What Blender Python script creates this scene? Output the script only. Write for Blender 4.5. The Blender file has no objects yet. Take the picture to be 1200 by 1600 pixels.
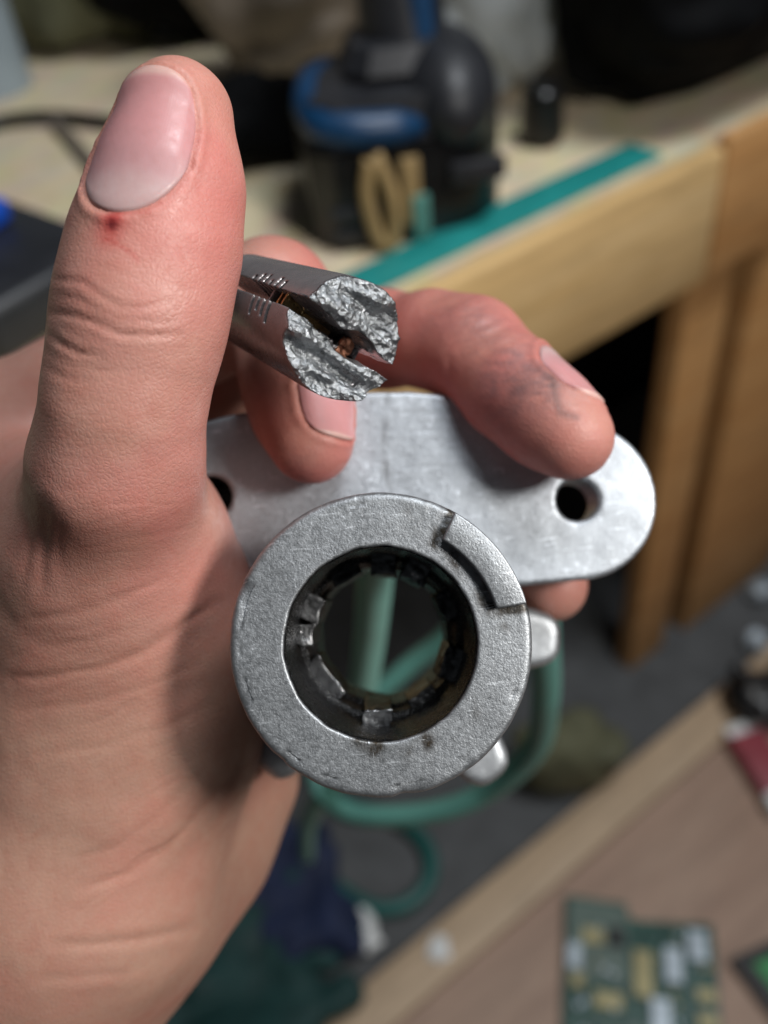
import bpy, bmesh, math, random
import numpy as np
from mathutils import Matrix, Vector, kdtree
rng = np.random.default_rng(7); random.seed(7)
D = bpy.data; S = bpy.context.scene; COL = S.collection

# ------------------------------------------------------------------ camera
F = 1450.0                                   # focal length in photo pixels (1200 x 1600)
g = np.array([184, 1508, 1450.0]); g /= np.linalg.norm(g)        # straight down, seen from the camera
up = -g; fw = np.array([0, 0, 1.0]); yw = fw - (fw @ up) * up; yw /= np.linalg.norm(yw); xw = np.cross(yw, up)
R = np.array([xw, yw, up]); CAM = np.array([0, 0, 1.2])
cam = D.cameras.new('camera'); co = D.objects.new('camera', cam); COL.objects.link(co); S.camera = co
M = np.eye(4); M[:3, 0] = R[:, 0]; M[:3, 1] = -R[:, 1]; M[:3, 2] = -R[:, 2]; M[:3, 3] = CAM
co.matrix_world = Matrix(M.tolist())
cam.sensor_fit = 'VERTICAL'; cam.sensor_height = 36; cam.lens = 36 * F / 1600
cam.clip_start = 0.01; cam.clip_end = 50
cam.dof.use_dof = True; cam.dof.focus_distance = 0.1195; cam.dof.aperture_fstop = cam.lens / 3.0

def c2w(p):                                  # camera millimetres (right, down, away) -> world metres
    return CAM + (np.asarray(p, float) * 0.001) @ R.T
def cm(px, py, z):                           # photo pixel at a depth in mm -> camera millimetres
    return np.array([(px - 600) * z / F, (py - 800) * z / F, z], float)
def W(px, py, z):                            # photo pixel on the horizontal plane at height z
    d = R @ np.array([px - 600, py - 800, F]); return CAM + d * (z - CAM[2]) / d[2]

# ------------------------------------------------------------------ world and lamps
w = D.worlds.new('World'); S.world = w; w.use_nodes = True
bg = w.node_tree.nodes['Background']; bg.inputs[0].default_value = (0.80, 0.90, 1.0, 1); bg.inputs[1].default_value = 0.03
def area(name, campos, target, size, power, col, size_y=None):
    l = D.lights.new(name, 'AREA'); l.energy = power; l.color = col; l.size = size
    if size_y: l.shape = 'RECTANGLE'; l.size_y = size_y
    o = D.objects.new(name, l); COL.objects.link(o)
    p = Vector(c2w(campos)); t = Vector(c2w(target)); o.location = p
    o.rotation_euler = (t - p).to_track_quat('-Z', 'Y').to_euler(); return o
area('bench_lamp', (300, -95, -180), (0, 0, 140), 0.09, 2.15, (1.0, 0.97, 0.93))
area('overhead_fill', (420, -1200, -850), (0, 0, 500), 0.6, 22, (0.92, 0.96, 1.0), 0.5)  # added soft fill from overhead, brightens bench, rail and posts
S.view_settings.view_transform = 'Standard'; S.view_settings.look = 'None'; S.view_settings.exposure = 0.0; S.view_settings.gamma = 1

# ------------------------------------------------------------------ material helper
class NT:
    def __init__(s, name):
        s.m = D.materials.new(name); s.m.use_nodes = True; s.t = s.m.node_tree; s.n = s.t.nodes
        s.b = s.n['Principled BSDF']; s.tc = s.n.new('ShaderNodeTexCoord'); s.co = s.tc.outputs['Object']
    def L(s, a, b): s.t.links.new(a, b)
    def node(s, typ, **k):
        n = s.n.new(typ)
        for a, v in k.items(): setattr(n, a, v)
        return n
    def noise(s, scale, detail=4, rough=0.55, vec=None, dist=0.0):
        n = s.node('ShaderNodeTexNoise'); n.inputs['Scale'].default_value = scale; n.inputs['Detail'].default_value = detail
        n.inputs['Roughness'].default_value = rough; n.inputs['Distortion'].default_value = dist
        s.L(vec if vec is not None else s.co, n.inputs['Vector']); return n.outputs['Fac']
    def voro(s, scale, feature='F1', out='Distance', vec=None):
        n = s.node('ShaderNodeTexVoronoi', feature=feature); n.inputs['Scale'].default_value = scale
        s.L(vec if vec is not None else s.co, n.inputs['Vector']); return n.outputs[out]
    def mapping(s, scale=(1, 1, 1), rot=(0, 0, 0)):
        n = s.node('ShaderNodeMapping'); n.inputs['Scale'].default_value = scale; n.inputs['Rotation'].default_value = rot
        s.L(s.co, n.inputs['Vector']); return n.outputs['Vector']
    def ramp(s, fac, stops):
        n = s.node('ShaderNodeValToRGB'); e = n.color_ramp.elements
        while len(e) < len(stops): e.new(0.5)
        for q, (p, c) in zip(e, stops): q.position = p; q.color = (*c, 1) if len(c) == 3 else c
        s.L(fac, n.inputs['Fac']); return n.outputs['Color']
    def mr(s, val, a, b, c, d):
        n = s.node('ShaderNodeMapRange'); s.L(val, n.inputs[0])
        for i, v in enumerate((a, b, c, d)): n.inputs[i + 1].default_value = v
        return n.outputs[0]
    def math(s, op, a, b):
        n = s.node('ShaderNodeMath', operation=op)
        for i, v in enumerate((a, b)):
            if isinstance(v, (int, float)): n.inputs[i].default_value = v
            else: s.L(v, n.inputs[i])
        return n.outputs[0]
    def mix(s, fac, a, b, typ='MIX'):
        n = s.node('ShaderNodeMix', data_type='RGBA', blend_type=typ)
        for i, v in ((0, fac), (6, a), (7, b)):
            if isinstance(v, (int, float)): n.inputs[i].default_value = v
            elif isinstance(v, tuple): n.inputs[i].default_value = (*v, 1) if len(v) == 3 else v
            else: s.L(v, n.inputs[i])
        return n.outputs[2]
    def bump(s, h, dist, strength=1.0, prev=None):
        n = s.node('ShaderNodeBump'); n.inputs['Distance'].default_value = dist; n.inputs['Strength'].default_value = strength
        s.L(h, n.inputs['Height'])
        if prev is not None: s.L(prev, n.inputs['Normal'])
        return n.outputs[0]
    def set(s, **k):
        for a, v in k.items():
            i = s.b.inputs[a.replace('_', ' ')]
            if isinstance(v, (int, float)): i.default_value = v
            elif isinstance(v, tuple): i.default_value = (*v, 1) if (len(v) == 3 and i.type == 'RGBA') else v
            else: s.L(v, i)
        return s
    def attr(s, name, out='Color'):
        n = s.node('ShaderNodeAttribute'); n.attribute_name = name; return n.outputs[out]

# ------------------------------------------------------------------ object helpers
def tag(o, label=None, cat=None, group=None, kind=None):
    if label: o['label'] = label
    if cat: o['category'] = cat
    if group: o['group'] = group
    if kind: o['kind'] = kind
    return o
def empty(name, loc, label, cat, group=None, kind=None):
    o = D.objects.new(name, None); COL.objects.link(o); o.location = [float(a) for a in loc]; o.empty_display_size = 0.01
    return tag(o, label, cat, group, kind)
def link(name, me, mat, parent=None, loc=None, smooth=True):
    o = D.objects.new(name, me); COL.objects.link(o)
    if mat is not None and not me.materials: me.materials.append(mat)
    if parent is not None: o.parent = parent
    if loc is not None: o.location = [float(a) for a in loc]
    if smooth and len(me.polygons): me.polygons.foreach_set('use_smooth', [True] * len(me.polygons))
    return o
def wmesh(name, verts_w, faces, mat, parent=None, smooth=True, origin=None):
    """mesh from world-space vertices; its origin sits at the parent (or at 'origin')"""
    v = np.asarray(verts_w, float)
    if parent is not None:
        off = np.array(parent.location); pp = parent.parent
        while pp is not None: off = off + np.array(pp.location); pp = pp.parent
    else: off = np.asarray(origin if origin is not None else v.mean(0))
    me = D.meshes.new(name); me.from_pydata((v - off).tolist(), [], faces if isinstance(faces, list) else faces.tolist()); me.update()
    return link(name, me, mat, parent, None if parent is not None else off, smooth)
def autosmooth(o, deg=35):
    me = o.data; bm = bmesh.new(); bm.from_mesh(me)
    for e in bm.edges:
        if len(e.link_faces) == 2 and e.calc_face_angle(0) > math.radians(deg): e.smooth = False
    bm.to_mesh(me); bm.free(); return o
def box_bm(size, bevel=0.0, seg=2, bm=None, mat4=None):
    b = bmesh.new(); bmesh.ops.create_cube(b, size=1)
    bmesh.ops.scale(b, vec=size, verts=b.verts)
    if bevel: bmesh.ops.bevel(b, geom=list(b.edges), offset=bevel, segments=seg, affect='EDGES', profile=0.5)
    if mat4 is not None: b.transform(mat4)
    if bm is None: return b
    t = D.meshes.new('t'); b.to_mesh(t); b.free(); bm.from_mesh(t); D.meshes.remove(t); return bm
def bmobj(name, bm, mat, parent=None, loc=None, rotz=0.0, sharp=35):
    me = D.meshes.new(name); bm.to_mesh(me); bm.free()
    o = link(name, me, mat, parent, loc); o.rotation_euler[2] = rotz; autosmooth(o, sharp); return o
def T(x, y, z): return Matrix.Translation((x, y, z))
def tube_world(pts, rad, nseg=12, per=8, closed=False):
    """smooth tube through world points (Catmull-Rom)"""
    P = np.asarray(pts, float); n = len(P); out = []; rr = np.broadcast_to(np.asarray(rad, float), (n,)); ro = []
    for i in range(n - 1):
        p0, p1, p2, p3 = P[max(i - 1, 0)], P[i], P[i + 1], P[min(i + 2, n - 1)]
        for k in range(per):
            t = k / per
            out.append(0.5 * ((2 * p1) + (-p0 + p2) * t + (2 * p0 - 5 * p1 + 4 * p2 - p3) * t * t + (-p0 + 3 * p1 - 3 * p2 + p3) * t ** 3))
            ro.append(rr[i] * (1 - t) + rr[i + 1] * t)
    out.append(P[-1]); ro.append(rr[-1]); C = np.array(out); ro = np.array(ro); m = len(C)
    tg = np.gradient(C, axis=0); tg /= np.linalg.norm(tg, axis=1)[:, None]
    nrm = np.cross(tg[0], [0, 0, 1.0])
    if np.linalg.norm(nrm) < 1e-3: nrm = np.cross(tg[0], [1.0, 0, 0])
    nrm /= np.linalg.norm(nrm); V = []
    for i in range(m):
        nrm = nrm - (nrm @ tg[i]) * tg[i]; nrm /= np.linalg.norm(nrm); b = np.cross(tg[i], nrm)
        for k in range(nseg):
            a = 2 * math.pi * k / nseg; V.append(C[i] + ro[i] * (math.cos(a) * nrm + math.sin(a) * b))
    Fc = [[i * nseg + k, i * nseg + (k + 1) % nseg, (i + 1) * nseg + (k + 1) % nseg, (i + 1) * nseg + k] for i in range(m - 1) for k in range(nseg)]
    Fc.append(list(range(nseg))[::-1]); Fc.append([(m - 1) * nseg + k for k in range(nseg)])
    return np.array(V), Fc

# ------------------------------------------------------------------ numpy noise, signed distances, surface nets
def vnoise(P, seed=0):
    P = np.asarray(P, float); I = np.floor(P).astype(np.int64); f = P - I; f = f * f * (3 - 2 * f)
    def h(d):
        q = I + d; n = (q[..., 0] * 374761393 + q[..., 1] * 668265263 + q[..., 2] * 2147483647 + seed * 1274126177) & 0xffffffff
        n = ((n ^ (n >> 13)) * 1274126177) & 0xffffffff; n = n ^ (n >> 16); return (n & 0xffff) / 65535.0
    r = 0
    for a in (0, 1):
        for b in (0, 1):
            for c in (0, 1):
                wgt = (f[..., 0] if a else 1 - f[..., 0]) * (f[..., 1] if b else 1 - f[..., 1]) * (f[..., 2] if c else 1 - f[..., 2])
                r = r + wgt * h(np.array([a, b, c]))
    return r * 2 - 1
def fbm(P, s, octv=3, seed=0):
    r = 0; a = 1.0
    for o in range(octv): r = r + a * vnoise(np.asarray(P) / s + 17.3 * o, seed + o); s *= 0.5; a *= 0.5
    return r
def smin(a, b, k):
    h = np.clip(k - np.abs(a - b), 0, None) / k; return np.minimum(a, b) - h * h * k * 0.25
def rcone(P, a, b, r1, r2):
    ba = b - a; l2 = ba @ ba; rr = r1 - r2; a2 = l2 - rr * rr; il2 = 1.0 / l2
    pa = P - a; y = pa @ ba; z = y - l2
    q = pa * l2 - np.outer(y, ba); x2 = np.einsum('ij,ij->i', q, q); y2 = y * y * l2; z2 = z * z * l2
    k = np.sign(rr) * rr * rr * x2
    d = (np.sqrt(x2 * a2 * il2) + y * rr) * il2 - r1
    c1 = np.sign(z) * a2 * z2 > k; c2 = np.sign(y) * a2 * y2 < k
    return np.where(c1, np.sqrt(x2 + z2) * il2 - r2, np.where(c2, np.sqrt(x2 + y2) * il2 - r1, d))
def chain(P, pts, k=3.0):
    d = None
    for (p, r), (q, s) in zip(pts[:-1], pts[1:]):
        e = rcone(P, p, q, r, s); d = e if d is None else smin(d, e, k)
    return d
def ellipsoid(P, c, rad, Rm=None):
    q = P - c
    if Rm is not None: q = q @ Rm.T
    k0 = np.linalg.norm(q / rad, axis=1); k1 = np.linalg.norm(q / (rad ** 2), axis=1); return k0 * (k0 - 1) / np.maximum(k1, 1e-9)
def surface_nets(fn, lo, hi, h, block=4, band=None):
    lo = np.asarray(lo, float); n = np.ceil((np.asarray(hi) - lo) / h / block).astype(int) * block
    cs = n // block; cg = np.stack(np.meshgrid(*[lo[i] + (np.arange(cs[i]) + 0.5) * h * block - 0.5 * h for i in range(3)], indexing='ij'), -1)
    dc = fn(cg.reshape(-1, 3)).reshape(cs); band = band or h * block * 1.6
    V = np.repeat(np.repeat(np.repeat(np.sign(dc) * 99.0, block, 0), block, 1), block, 2)
    m = np.repeat(np.repeat(np.repeat(np.abs(dc) < band, block, 0), block, 1), block, 2)
    idx = np.argwhere(m); V[m] = fn(lo + idx * h)
    ins = V < 0
    sh = tuple(k - 1 for k in V.shape); cnt = np.zeros(sh, np.int8)
    sl = lambda d: tuple(slice(d[i], d[i] + sh[i]) for i in range(3))
    corners = [(a, b, c) for a in (0, 1) for b in (0, 1) for c in (0, 1)]
    for d in corners: cnt += ins[sl(d)]
    act = (cnt > 0) & (cnt < 8); ai = np.argwhere(act); vid = -np.ones(sh, np.int64); vid[act] = np.arange(len(ai))
    acc = np.zeros((len(ai), 3)); num = np.zeros(len(ai))
    cv = {d: V[ai[:, 0] + d[0], ai[:, 1] + d[1], ai[:, 2] + d[2]] for d in corners}
    for d in corners:
        for ax in range(3):
            if d[ax] == 0:
                e = list(d); e[ax] = 1; e = tuple(e); a, b = cv[d], cv[e]; x = (a < 0) != (b < 0)
                t = a[x] / (a[x] - b[x]); p = np.tile(np.array(d, float), (x.sum(), 1)); p[:, ax] += t; acc[x] += p; num[x] += 1
    verts = lo + (ai + acc / num[:, None]) * h; faces = []
    for ax in range(3):
        b, c = (ax + 1) % 3, (ax + 2) % 3
        s0 = [slice(1, sh[i]) for i in range(3)]; s1 = list(s0); s0[ax] = slice(0, sh[ax]); s1[ax] = slice(1, sh[ax] + 1)
        A = ins[tuple(s0)]; B = ins[tuple(s1)]
        for flip, msk in ((0, A & ~B), (1, ~A & B)):
            q = np.argwhere(msk); off = np.ones(3, int); off[ax] = 0; q = q + off
            def at(db, dc_):
                r = q.copy(); r[:, b] -= db; r[:, c] -= dc_; return vid[r[:, 0], r[:, 1], r[:, 2]]
            qd = np.stack([at(1, 1), at(0, 1), at(0, 0), at(1, 0)], 1)
            if flip: qd = qd[:, ::-1]
            faces.append(qd[(qd >= 0).all(1)])
    return verts, np.concatenate(faces)
def subdiv(v, f):
    n = len(v); e = np.stack([f, np.roll(f, -1, 1)], -1).reshape(-1, 2); es = np.sort(e, 1)
    uq, inv = np.unique(es[:, 0] * n + es[:, 1], return_inverse=True)
    ev = 0.5 * (v[uq // n] + v[uq % n]); fv = v[f].mean(1); ei = n + inv.reshape(-1, 4); fi = n + len(uq) + np.arange(len(f))
    out = [np.stack([f[:, k], ei[:, k], fi, ei[:, (k + 3) % 4]], 1) for k in range(4)]
    return np.concatenate([v, ev, fv]), np.concatenate(out)
def grad(fn, P, e=0.15):
    k = np.array([[1, -1, -1], [-1, -1, 1], [-1, 1, -1], [1, 1, 1.0]]); G = 0
    for d in k: G = G + d * fn(P + e * d)[:, None]
    return G / np.maximum(np.linalg.norm(G, axis=1), 1e-9)[:, None]
def project(fn, v, it=2):
    for _ in range(it): v = v - grad(fn, v) * np.clip(fn(v), -1, 1)[:, None]
    return v
def polydist(p, line):
    d = np.full(len(p), 1e9)
    for a, b in zip(line[:-1], line[1:]):
        a = np.array(a, float); b = np.array(b, float); ab = b - a
        t = np.clip(((p - a) @ ab) / (ab @ ab), 0, 1); d = np.minimum(d, np.linalg.norm(p - a - t[:, None] * ab, axis=1))
    return d
def topx(P): return np.stack([600 + F * P[:, 0] / P[:, 2], 800 + F * P[:, 1] / P[:, 2]], 1)
def sstep(a, b, x): t = np.clip((x - a) / (b - a), 0, 1); return t * t * (3 - 2 * t)

# ------------------------------------------------------------------ materials
def mat_cast(name, base, rough=0.48, dirt=0.25, grain=1.0, metallic=0.85):
    m = NT(name)
    fine = m.noise(4200, 2, 0.6); mid = m.noise(1500, 4, 0.7); big = m.noise(90, 5, 0.65); pit = m.voro(2600); grm = m.attr('grime_shade', 'Fac')
    c = m.mix(m.mr(mid, 0.3, 0.72, 0, 1), tuple(x * 0.86 for x in base), tuple(min(1, x * 1.10) for x in base))
    c = m.mix(m.math('MULTIPLY', m.mr(fine, 0.45, 0.75, 0, 1), 0.32), c, tuple(min(1, x * 1.7) for x in base))
    c = m.mix(m.mr(big, 0.38, 0.62, 0.0, 0.42), c, tuple(x * 0.66 for x in base))
    c = m.mix(m.math('MULTIPLY', m.mr(big, 0.58, 0.75, 0, 1), dirt), c, (0.07, 0.06, 0.048))
    c = m.mix(m.math('MULTIPLY', grm, m.mr(mid, 0.25, 0.6, 0.5, 1.0)), c, (0.045, 0.036, 0.026))
    sv = m.mapping((260, 2600, 900), (0.3, 0.2, 0.9)); sc_ = m.mr(m.noise(1.0, 2, 0.5, sv), 0.66, 0.71, 0, 1); sv2 = m.mapping((2200, 200, 900), (0.1, 0.5, 0.3)); sc2 = m.mr(m.noise(1.0, 2, 0.5, sv2), 0.67, 0.72, 0, 1)
    c = m.mix(m.math('MULTIPLY', m.math('MAXIMUM', sc_, sc2), 0.55), c, tuple(min(1, x * 1.9) for x in base))
    n = m.bump(fine, 0.00007 * grain, 0.6); n = m.bump(mid, 0.00009 * grain, 0.6, n); n = m.bump(pit, 0.00003 * grain, 0.4, n)
    r = m.mr(mid, 0.25, 0.75, rough - 0.1, rough + 0.14)
    m.set(Base_Color=c, Roughness=r, Metallic=metallic, Normal=n); return m
def mat_plain(name, base, rough=0.5, metallic=0.0, var=0.25, scale=60, bump=0.0003):
    m = NT(name); n1 = m.noise(scale, 5, 0.6)
    c = m.mix(m.mr(n1, 0.3, 0.7, 0, 1), tuple(x * (1 - var) for x in base), tuple(min(1, x * (1 + var)) for x in base))
    m.set(Base_Color=c, Roughness=m.mr(n1, 0.3, 0.7, rough - 0.06, rough + 0.08), Metallic=metallic, Normal=m.bump(n1, bump, 0.5)); return m
def dull(m, v): m.b.inputs['Specular IOR Level'].default_value = v; return m
def mat_wood(name, a, b, rot=0.0, sc=9.0):
    m = NT(name); v = m.mapping((sc * 0.12, sc, sc), (0, 0, -rot)); n1 = m.noise(3, 6, 0.6, v, 1.2); n2 = m.noise(14, 5, 0.7, v, 0.4)
    c = m.mix(m.mr(n1, 0.3, 0.7, 0, 1), a, b); c = m.mix(m.math('MULTIPLY', m.mr(n2, 0.45, 0.8, 0, 1), 0.65), c, tuple(x * 0.5 for x in a))
    m.set(Base_Color=c, Roughness=0.6, Normal=m.bump(n2, 0.0006, 0.5)); return m

# ================================================================== the setting: lower shelf
u = R @ np.array([2700, -1450, 1450.0]); u[2] = 0; u /= np.linalg.norm(u); v_ = np.array([-u[1], u[0], 0]); ANG = math.atan2(u[1], u[0])
ZB, ZS = 0.955, 0.40                         # workbench top and the shelf below it
def uv(a, b, z): return u * a + v_ * b + np.array([0, 0, z])
def ubox(name, a0, a1, b0, b1, z0, z1, mat, parent=None, bevel=0.002):
    c = uv((a0 + a1) / 2, (b0 + b1) / 2, (z0 + z1) / 2)
    bm = box_bm((a1 - a0, b1 - b0, z1 - z0), bevel)
    if parent is not None: c = c - np.array(parent.location)
    return bmobj(name, bm, mat.m, parent, c, ANG)
m_ply = mat_wood('plywood', (0.30, 0.19, 0.135), (0.38, 0.26, 0.19), 0, 7)
m_edge = mat_wood('pale_wood', (0.42, 0.30, 0.19), (0.50, 0.37, 0.25), 0, 9)
m_mat = mat_plain('rubber_mat', (0.060, 0.062, 0.064), 0.75, 0, 0.35, 30, 0.001)
sh = ubox('floor', -0.9, 1.6, -0.6, 1.6, ZS - 0.03, ZS, m_ply); tag(sh, 'brown plywood surface below the workbench', 'floor', kind='structure')
o = ubox('edge_board', -0.9, 1.6, 0.232, 0.272, ZS + 0.001, ZS + 0.012, m_edge); tag(o, 'pale wooden lath lying along the grey rubber mat', 'board')
o = ubox('rubber_mat', -0.9, 1.6, 0.274, 1.2, ZS + 0.001, ZS + 0.008, m_mat); tag(o, 'dark grey rubber mat on the floor below the workbench', 'mat')

# ================================================================== workbench
m_rail = mat_wood('rail_pine', (0.66, 0.42, 0.17), (0.82, 0.57, 0.28), 0, 10)
m_post = mat_wood('post_pine', (0.54, 0.26, 0.085), (0.66, 0.37, 0.15), 0, 10)
m_osb = NT('bench_board'); q = m_osb.mapping((30, 70, 40)); n1 = m_osb.voro(1.6, 'F1', 'Color', q); n2 = m_osb.noise(60, 4)
m_osb.set(Base_Color=m_osb.mix(m_osb.mr(n2, 0.3, 0.7, 0, 0.6), m_osb.mix(0.12, (0.60, 0.49, 0.31), n1), (0.72, 0.61, 0.42)), Roughness=0.65)
m_teal = mat_plain('teal_paint', (0.012, 0.25, 0.235), 0.5, 0, 0.15, 30)
m_black = mat_plain('black_plastic', (0.006, 0.006, 0.0065), 0.32, 0, 0.3, 80)
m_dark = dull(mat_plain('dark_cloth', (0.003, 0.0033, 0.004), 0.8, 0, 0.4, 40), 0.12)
VE = W(900, 345, ZB) @ v_
RU0, RU1 = -0.25, W(1172, 240, ZB) @ u
POST_TOP = ZB + 0.02
be = empty('workbench', uv(0.30, VE + 0.02, ZS), 'pine workbench with pale board top and teal painted edge strip', 'workbench')
ubox('bench_top', -0.9, 1.9, VE + 0.014, VE + 1.0, ZB - 0.02, ZB, m_osb, be)
ubox('edge_strip', -0.6, W(1015, 240, ZB) @ u, VE + 0.018, VE + 0.043, ZB + 0.0003, ZB + 0.003, m_teal, be, 0.0008)
ubox('rail', RU0, RU1, VE, VE + 0.012, ZB - 0.091, ZB - 0.001, m_rail, be, 0.003)
ubox('rail', RU1 + 0.006, 1.6, VE + 0.003, VE + 0.0125, ZB - 0.093, ZB + 0.003, m_post, be, 0.003)
def onface(px_, py_, vp):                   # photo pixel on the vertical plane v = vp -> distance along the bench
    d = R @ np.array([px_ - 600, py_ - 800, F]); return (CAM + d * (vp / (d @ v_))) @ u
pa = [onface(x, 781, VE + 0.016) for x in (1026, 1080, 1108, 1232)]
ubox('post', pa[0], pa[1], VE + 0.016, VE + 0.036, ZS, ZB - 0.021, m_post, be, 0.003)
ubox('post', pa[2], pa[3], VE + 0.014, VE + 0.045, ZS, ZB - 0.021, m_post, be, 0.003)
ubox('shade_backdrop', -0.9, 1.9, VE + 0.32, VE + 0.33, ZS + 0.002, ZB - 0.021, m_dark, be, 0.001)  # near-black sheet added to stand in for the shaded void under the bench

# ================================================================== the hand
PT = lambda px, py, z, r: (cm(px, py, z), r)
thumb_c = [PT(276, 183, 119, 7.2), PT(263, 300, 119, 9.15), PT(242, 395, 119, 10.3), PT(221, 490, 119, 10.5), PT(206, 565, 120, 9.8), PT(192, 645, 121, 9.75), PT(182, 730, 125, 10.9), PT(184, 815, 136, 12.9)]
index_c = [PT(-25, 690, 174, 11.5), PT(200, 560, 168, 10.0), PT(425, 468, 160, 9.7), PT(445, 525, 158, 8.6), PT(458, 590, 153, 8.0), PT(472, 640, 149, 7.6), PT(487, 690, 145.5, 6.7)]
middle_c = [PT(20, 790, 190, 12), PT(250, 640, 190, 10.5), PT(480, 515, 182, 10), PT(600, 530, 171, 8.2), PT(680, 532, 162, 7.9), PT(738, 547, 157, 8.3), PT(800, 607, 151, 7.9), PT(852, 651, 146.5, 7.3), PT(890, 681, 143.2, 6.75)]
ring_c = [PT(60, 880, 202, 11.5), PT(280, 760, 208, 10), PT(480, 690, 205, 9.5), PT(690, 780, 190, 8.2), PT(800, 870, 178, 7.6), PT(862, 914, 172, 6.6)]
pinky_c = [PT(150, 1040, 200, 11), PT(300, 960, 212, 9), PT(400, 930, 212, 8.5), PT(400, 1010, 200, 7.5), PT(395, 1060, 190, 6.5)]
thenar = [PT(190, 930, 147, 18.6), PT(196, 990, 154, 21.0), PT(186, 1130, 159, 22.4), PT(118, 1370, 161, 22.7), PT(6, 1600, 163, 20.9), PT(-110, 1900, 164, 24)]
hypo = [PT(250, 1060, 194, 16), PT(305, 1205, 187, 18.9), PT(268, 1310, 184, 18.3), PT(195, 1410, 174, 17.0), PT(0, 1650, 168, 17.5), PT(-90, 1900, 172, 23)]
metac = [[PT(-25, 690, 174, 12.5), PT(-60, 1300, 165, 18)], [PT(20, 790, 190, 13), PT(-20, 1350, 170, 18)], [PT(60, 880, 202, 12.5), PT(20, 1350, 172, 18)], [PT(150, 1040, 200, 12), PT(100, 1400, 168, 17)]]
web = [PT(140, 840, 147, 14), PT(20, 780, 168, 13)]
def palm_sdf(P):
    d = chain(P, thenar, 8)
    d = smin(d, chain(P, hypo, 6), 9)
    for c in metac: d = smin(d, chain(P, c), 10)
    return smin(d, chain(P, web), 9)
def hand_sdf(P):
    pm = palm_sdf(P)
    th = chain(P, thumb_c, 3.2)
    d = smin(pm, th, 12.5)
    for c, k in ((index_c, 7), (middle_c, 6), (ring_c, 6), (pinky_c, 6)):
        f = chain(P, c, 3.5); d = smin(d, smin(pm, f, k), 0.9)
    return d
hv, hf = surface_nets(hand_sdf, (-120, -92, 96), (62, 118, 232), 0.9, 4)
hv, hf = subdiv(hv, hf); hv = project(hand_sdf, hv, 2); hn = grad(hand_sdf, hv)

# --- nails: patches wrapped round the finger end, embedded at their rim
def nail_patch(base, tip, normal, halfw, length0, length1, lift, fn, nu=40, nv=34, extra=0.0):
    a = tip - base; L = np.linalg.norm(a); a /= L; n = np.array(normal, float); n -= (n @ a) * a; n /= np.linalg.norm(n); b = np.cross(a, n)
    s = np.linspace(-1, 1, nu); t = np.linspace(0, 1, nv); SS, TT = np.meshgrid(s, t, indexing='xy')
    tl = length0 + (length1 - length0) * TT
    arcs = 1 - np.sqrt(np.clip(1 - SS ** 2 * 0.94, 0, 1))
    tl = tl + (length1 - length0) * (0.46 * arcs * (1 - TT) ** 1.6 - 0.32 * arcs * TT ** 1.6)
    rl_ = -fn((base + a * np.minimum(tl, L - 0.5)[..., None]).reshape(-1, 3)).reshape(tl.shape)
    rl_ = np.polyval(np.polyfit(tl.ravel(), rl_.ravel(), 1), tl)
    ph = SS * halfw / rl_ * (1.0 - 0.10 * np.clip((TT - 0.6) / 0.4, 0, 1) ** 2)
    dirs = np.cos(ph)[..., None] * n + np.sin(ph)[..., None] * b
    tip_cap = np.clip(tl - L, 0, None)                        # beyond the tip centre the rays bend forward
    org = base + a * np.minimum(tl, L)[..., None]
    dirs = dirs + a * (tip_cap / 7.0)[..., None]; dirs /= np.linalg.norm(dirs, axis=-1)[..., None]
    O = org.reshape(-1, 3); Dr = dirs.reshape(-1, 3); q = np.zeros(len(O)) + 2.0
    for _ in range(40): q = q - fn(O + Dr * q[:, None])
    edge = np.maximum(np.abs(SS), np.maximum(1 - TT * 3.2, 0)); e = edge.reshape(-1)
    off = lift * (1 - sstep(0.8, 1.0, e)) - 0.16 * sstep(0.82, 1.0, e) + 0.25 * sstep(0.8, 1, TT.reshape(-1)) + extra
    q = q + off
    V = O + Dr * q[:, None]
    idx = np.arange(nu * nv).reshape(nv, nu)
    fc = [[idx[j, i], idx[j, i + 1], idx[j + 1, i + 1], idx[j + 1, i]] for j in range(nv - 1) for i in range(nu - 1)]
    ring = list(idx[0]) + list(idx[1:, -1]) + list(idx[-1, ::-1][1:]) + list(idx[::-1, 0][1:-1])
    W2 = V[ring] - Dr[ring] * 0.9; k0 = len(V); V = np.concatenate([V, W2]); k = len(ring)
    fc += [[ring[i], k0 + i, k0 + (i + 1) % k, ring[(i + 1) % k]] for i in range(k)]
    st = np.concatenate([np.stack([SS.reshape(-1), TT.reshape(-1)], 1), np.stack([SS.reshape(-1), TT.reshape(-1)], 1)[ring]])
    return V, fc, st, ring
thumb_f = lambda P: chain(P, thumb_c, 3.2); index_f = lambda P: chain(P, index_c, 3.5); middle_f = lambda P: chain(P, middle_c, 3.5)
NAILS = [nail_patch(cm(250, 400, 119), cm(276, 183, 119), (-0.27, 0.0, -0.96), 6.7, 1.9, 21.4, 0.12, thumb_f),
         nail_patch(cm(458, 590, 153), cm(487, 690, 145.5), (0.62, 0.0, -0.78), 5.4, 4.2, 18.6, 0.20, index_f, 28, 24),
         nail_patch(cm(738, 545, 157), cm(890, 681, 143.2), (0.68, -0.66, -0.32), 5.4, 11.5, 25.0, 0.20, middle_f, 28, 24)]
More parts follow.
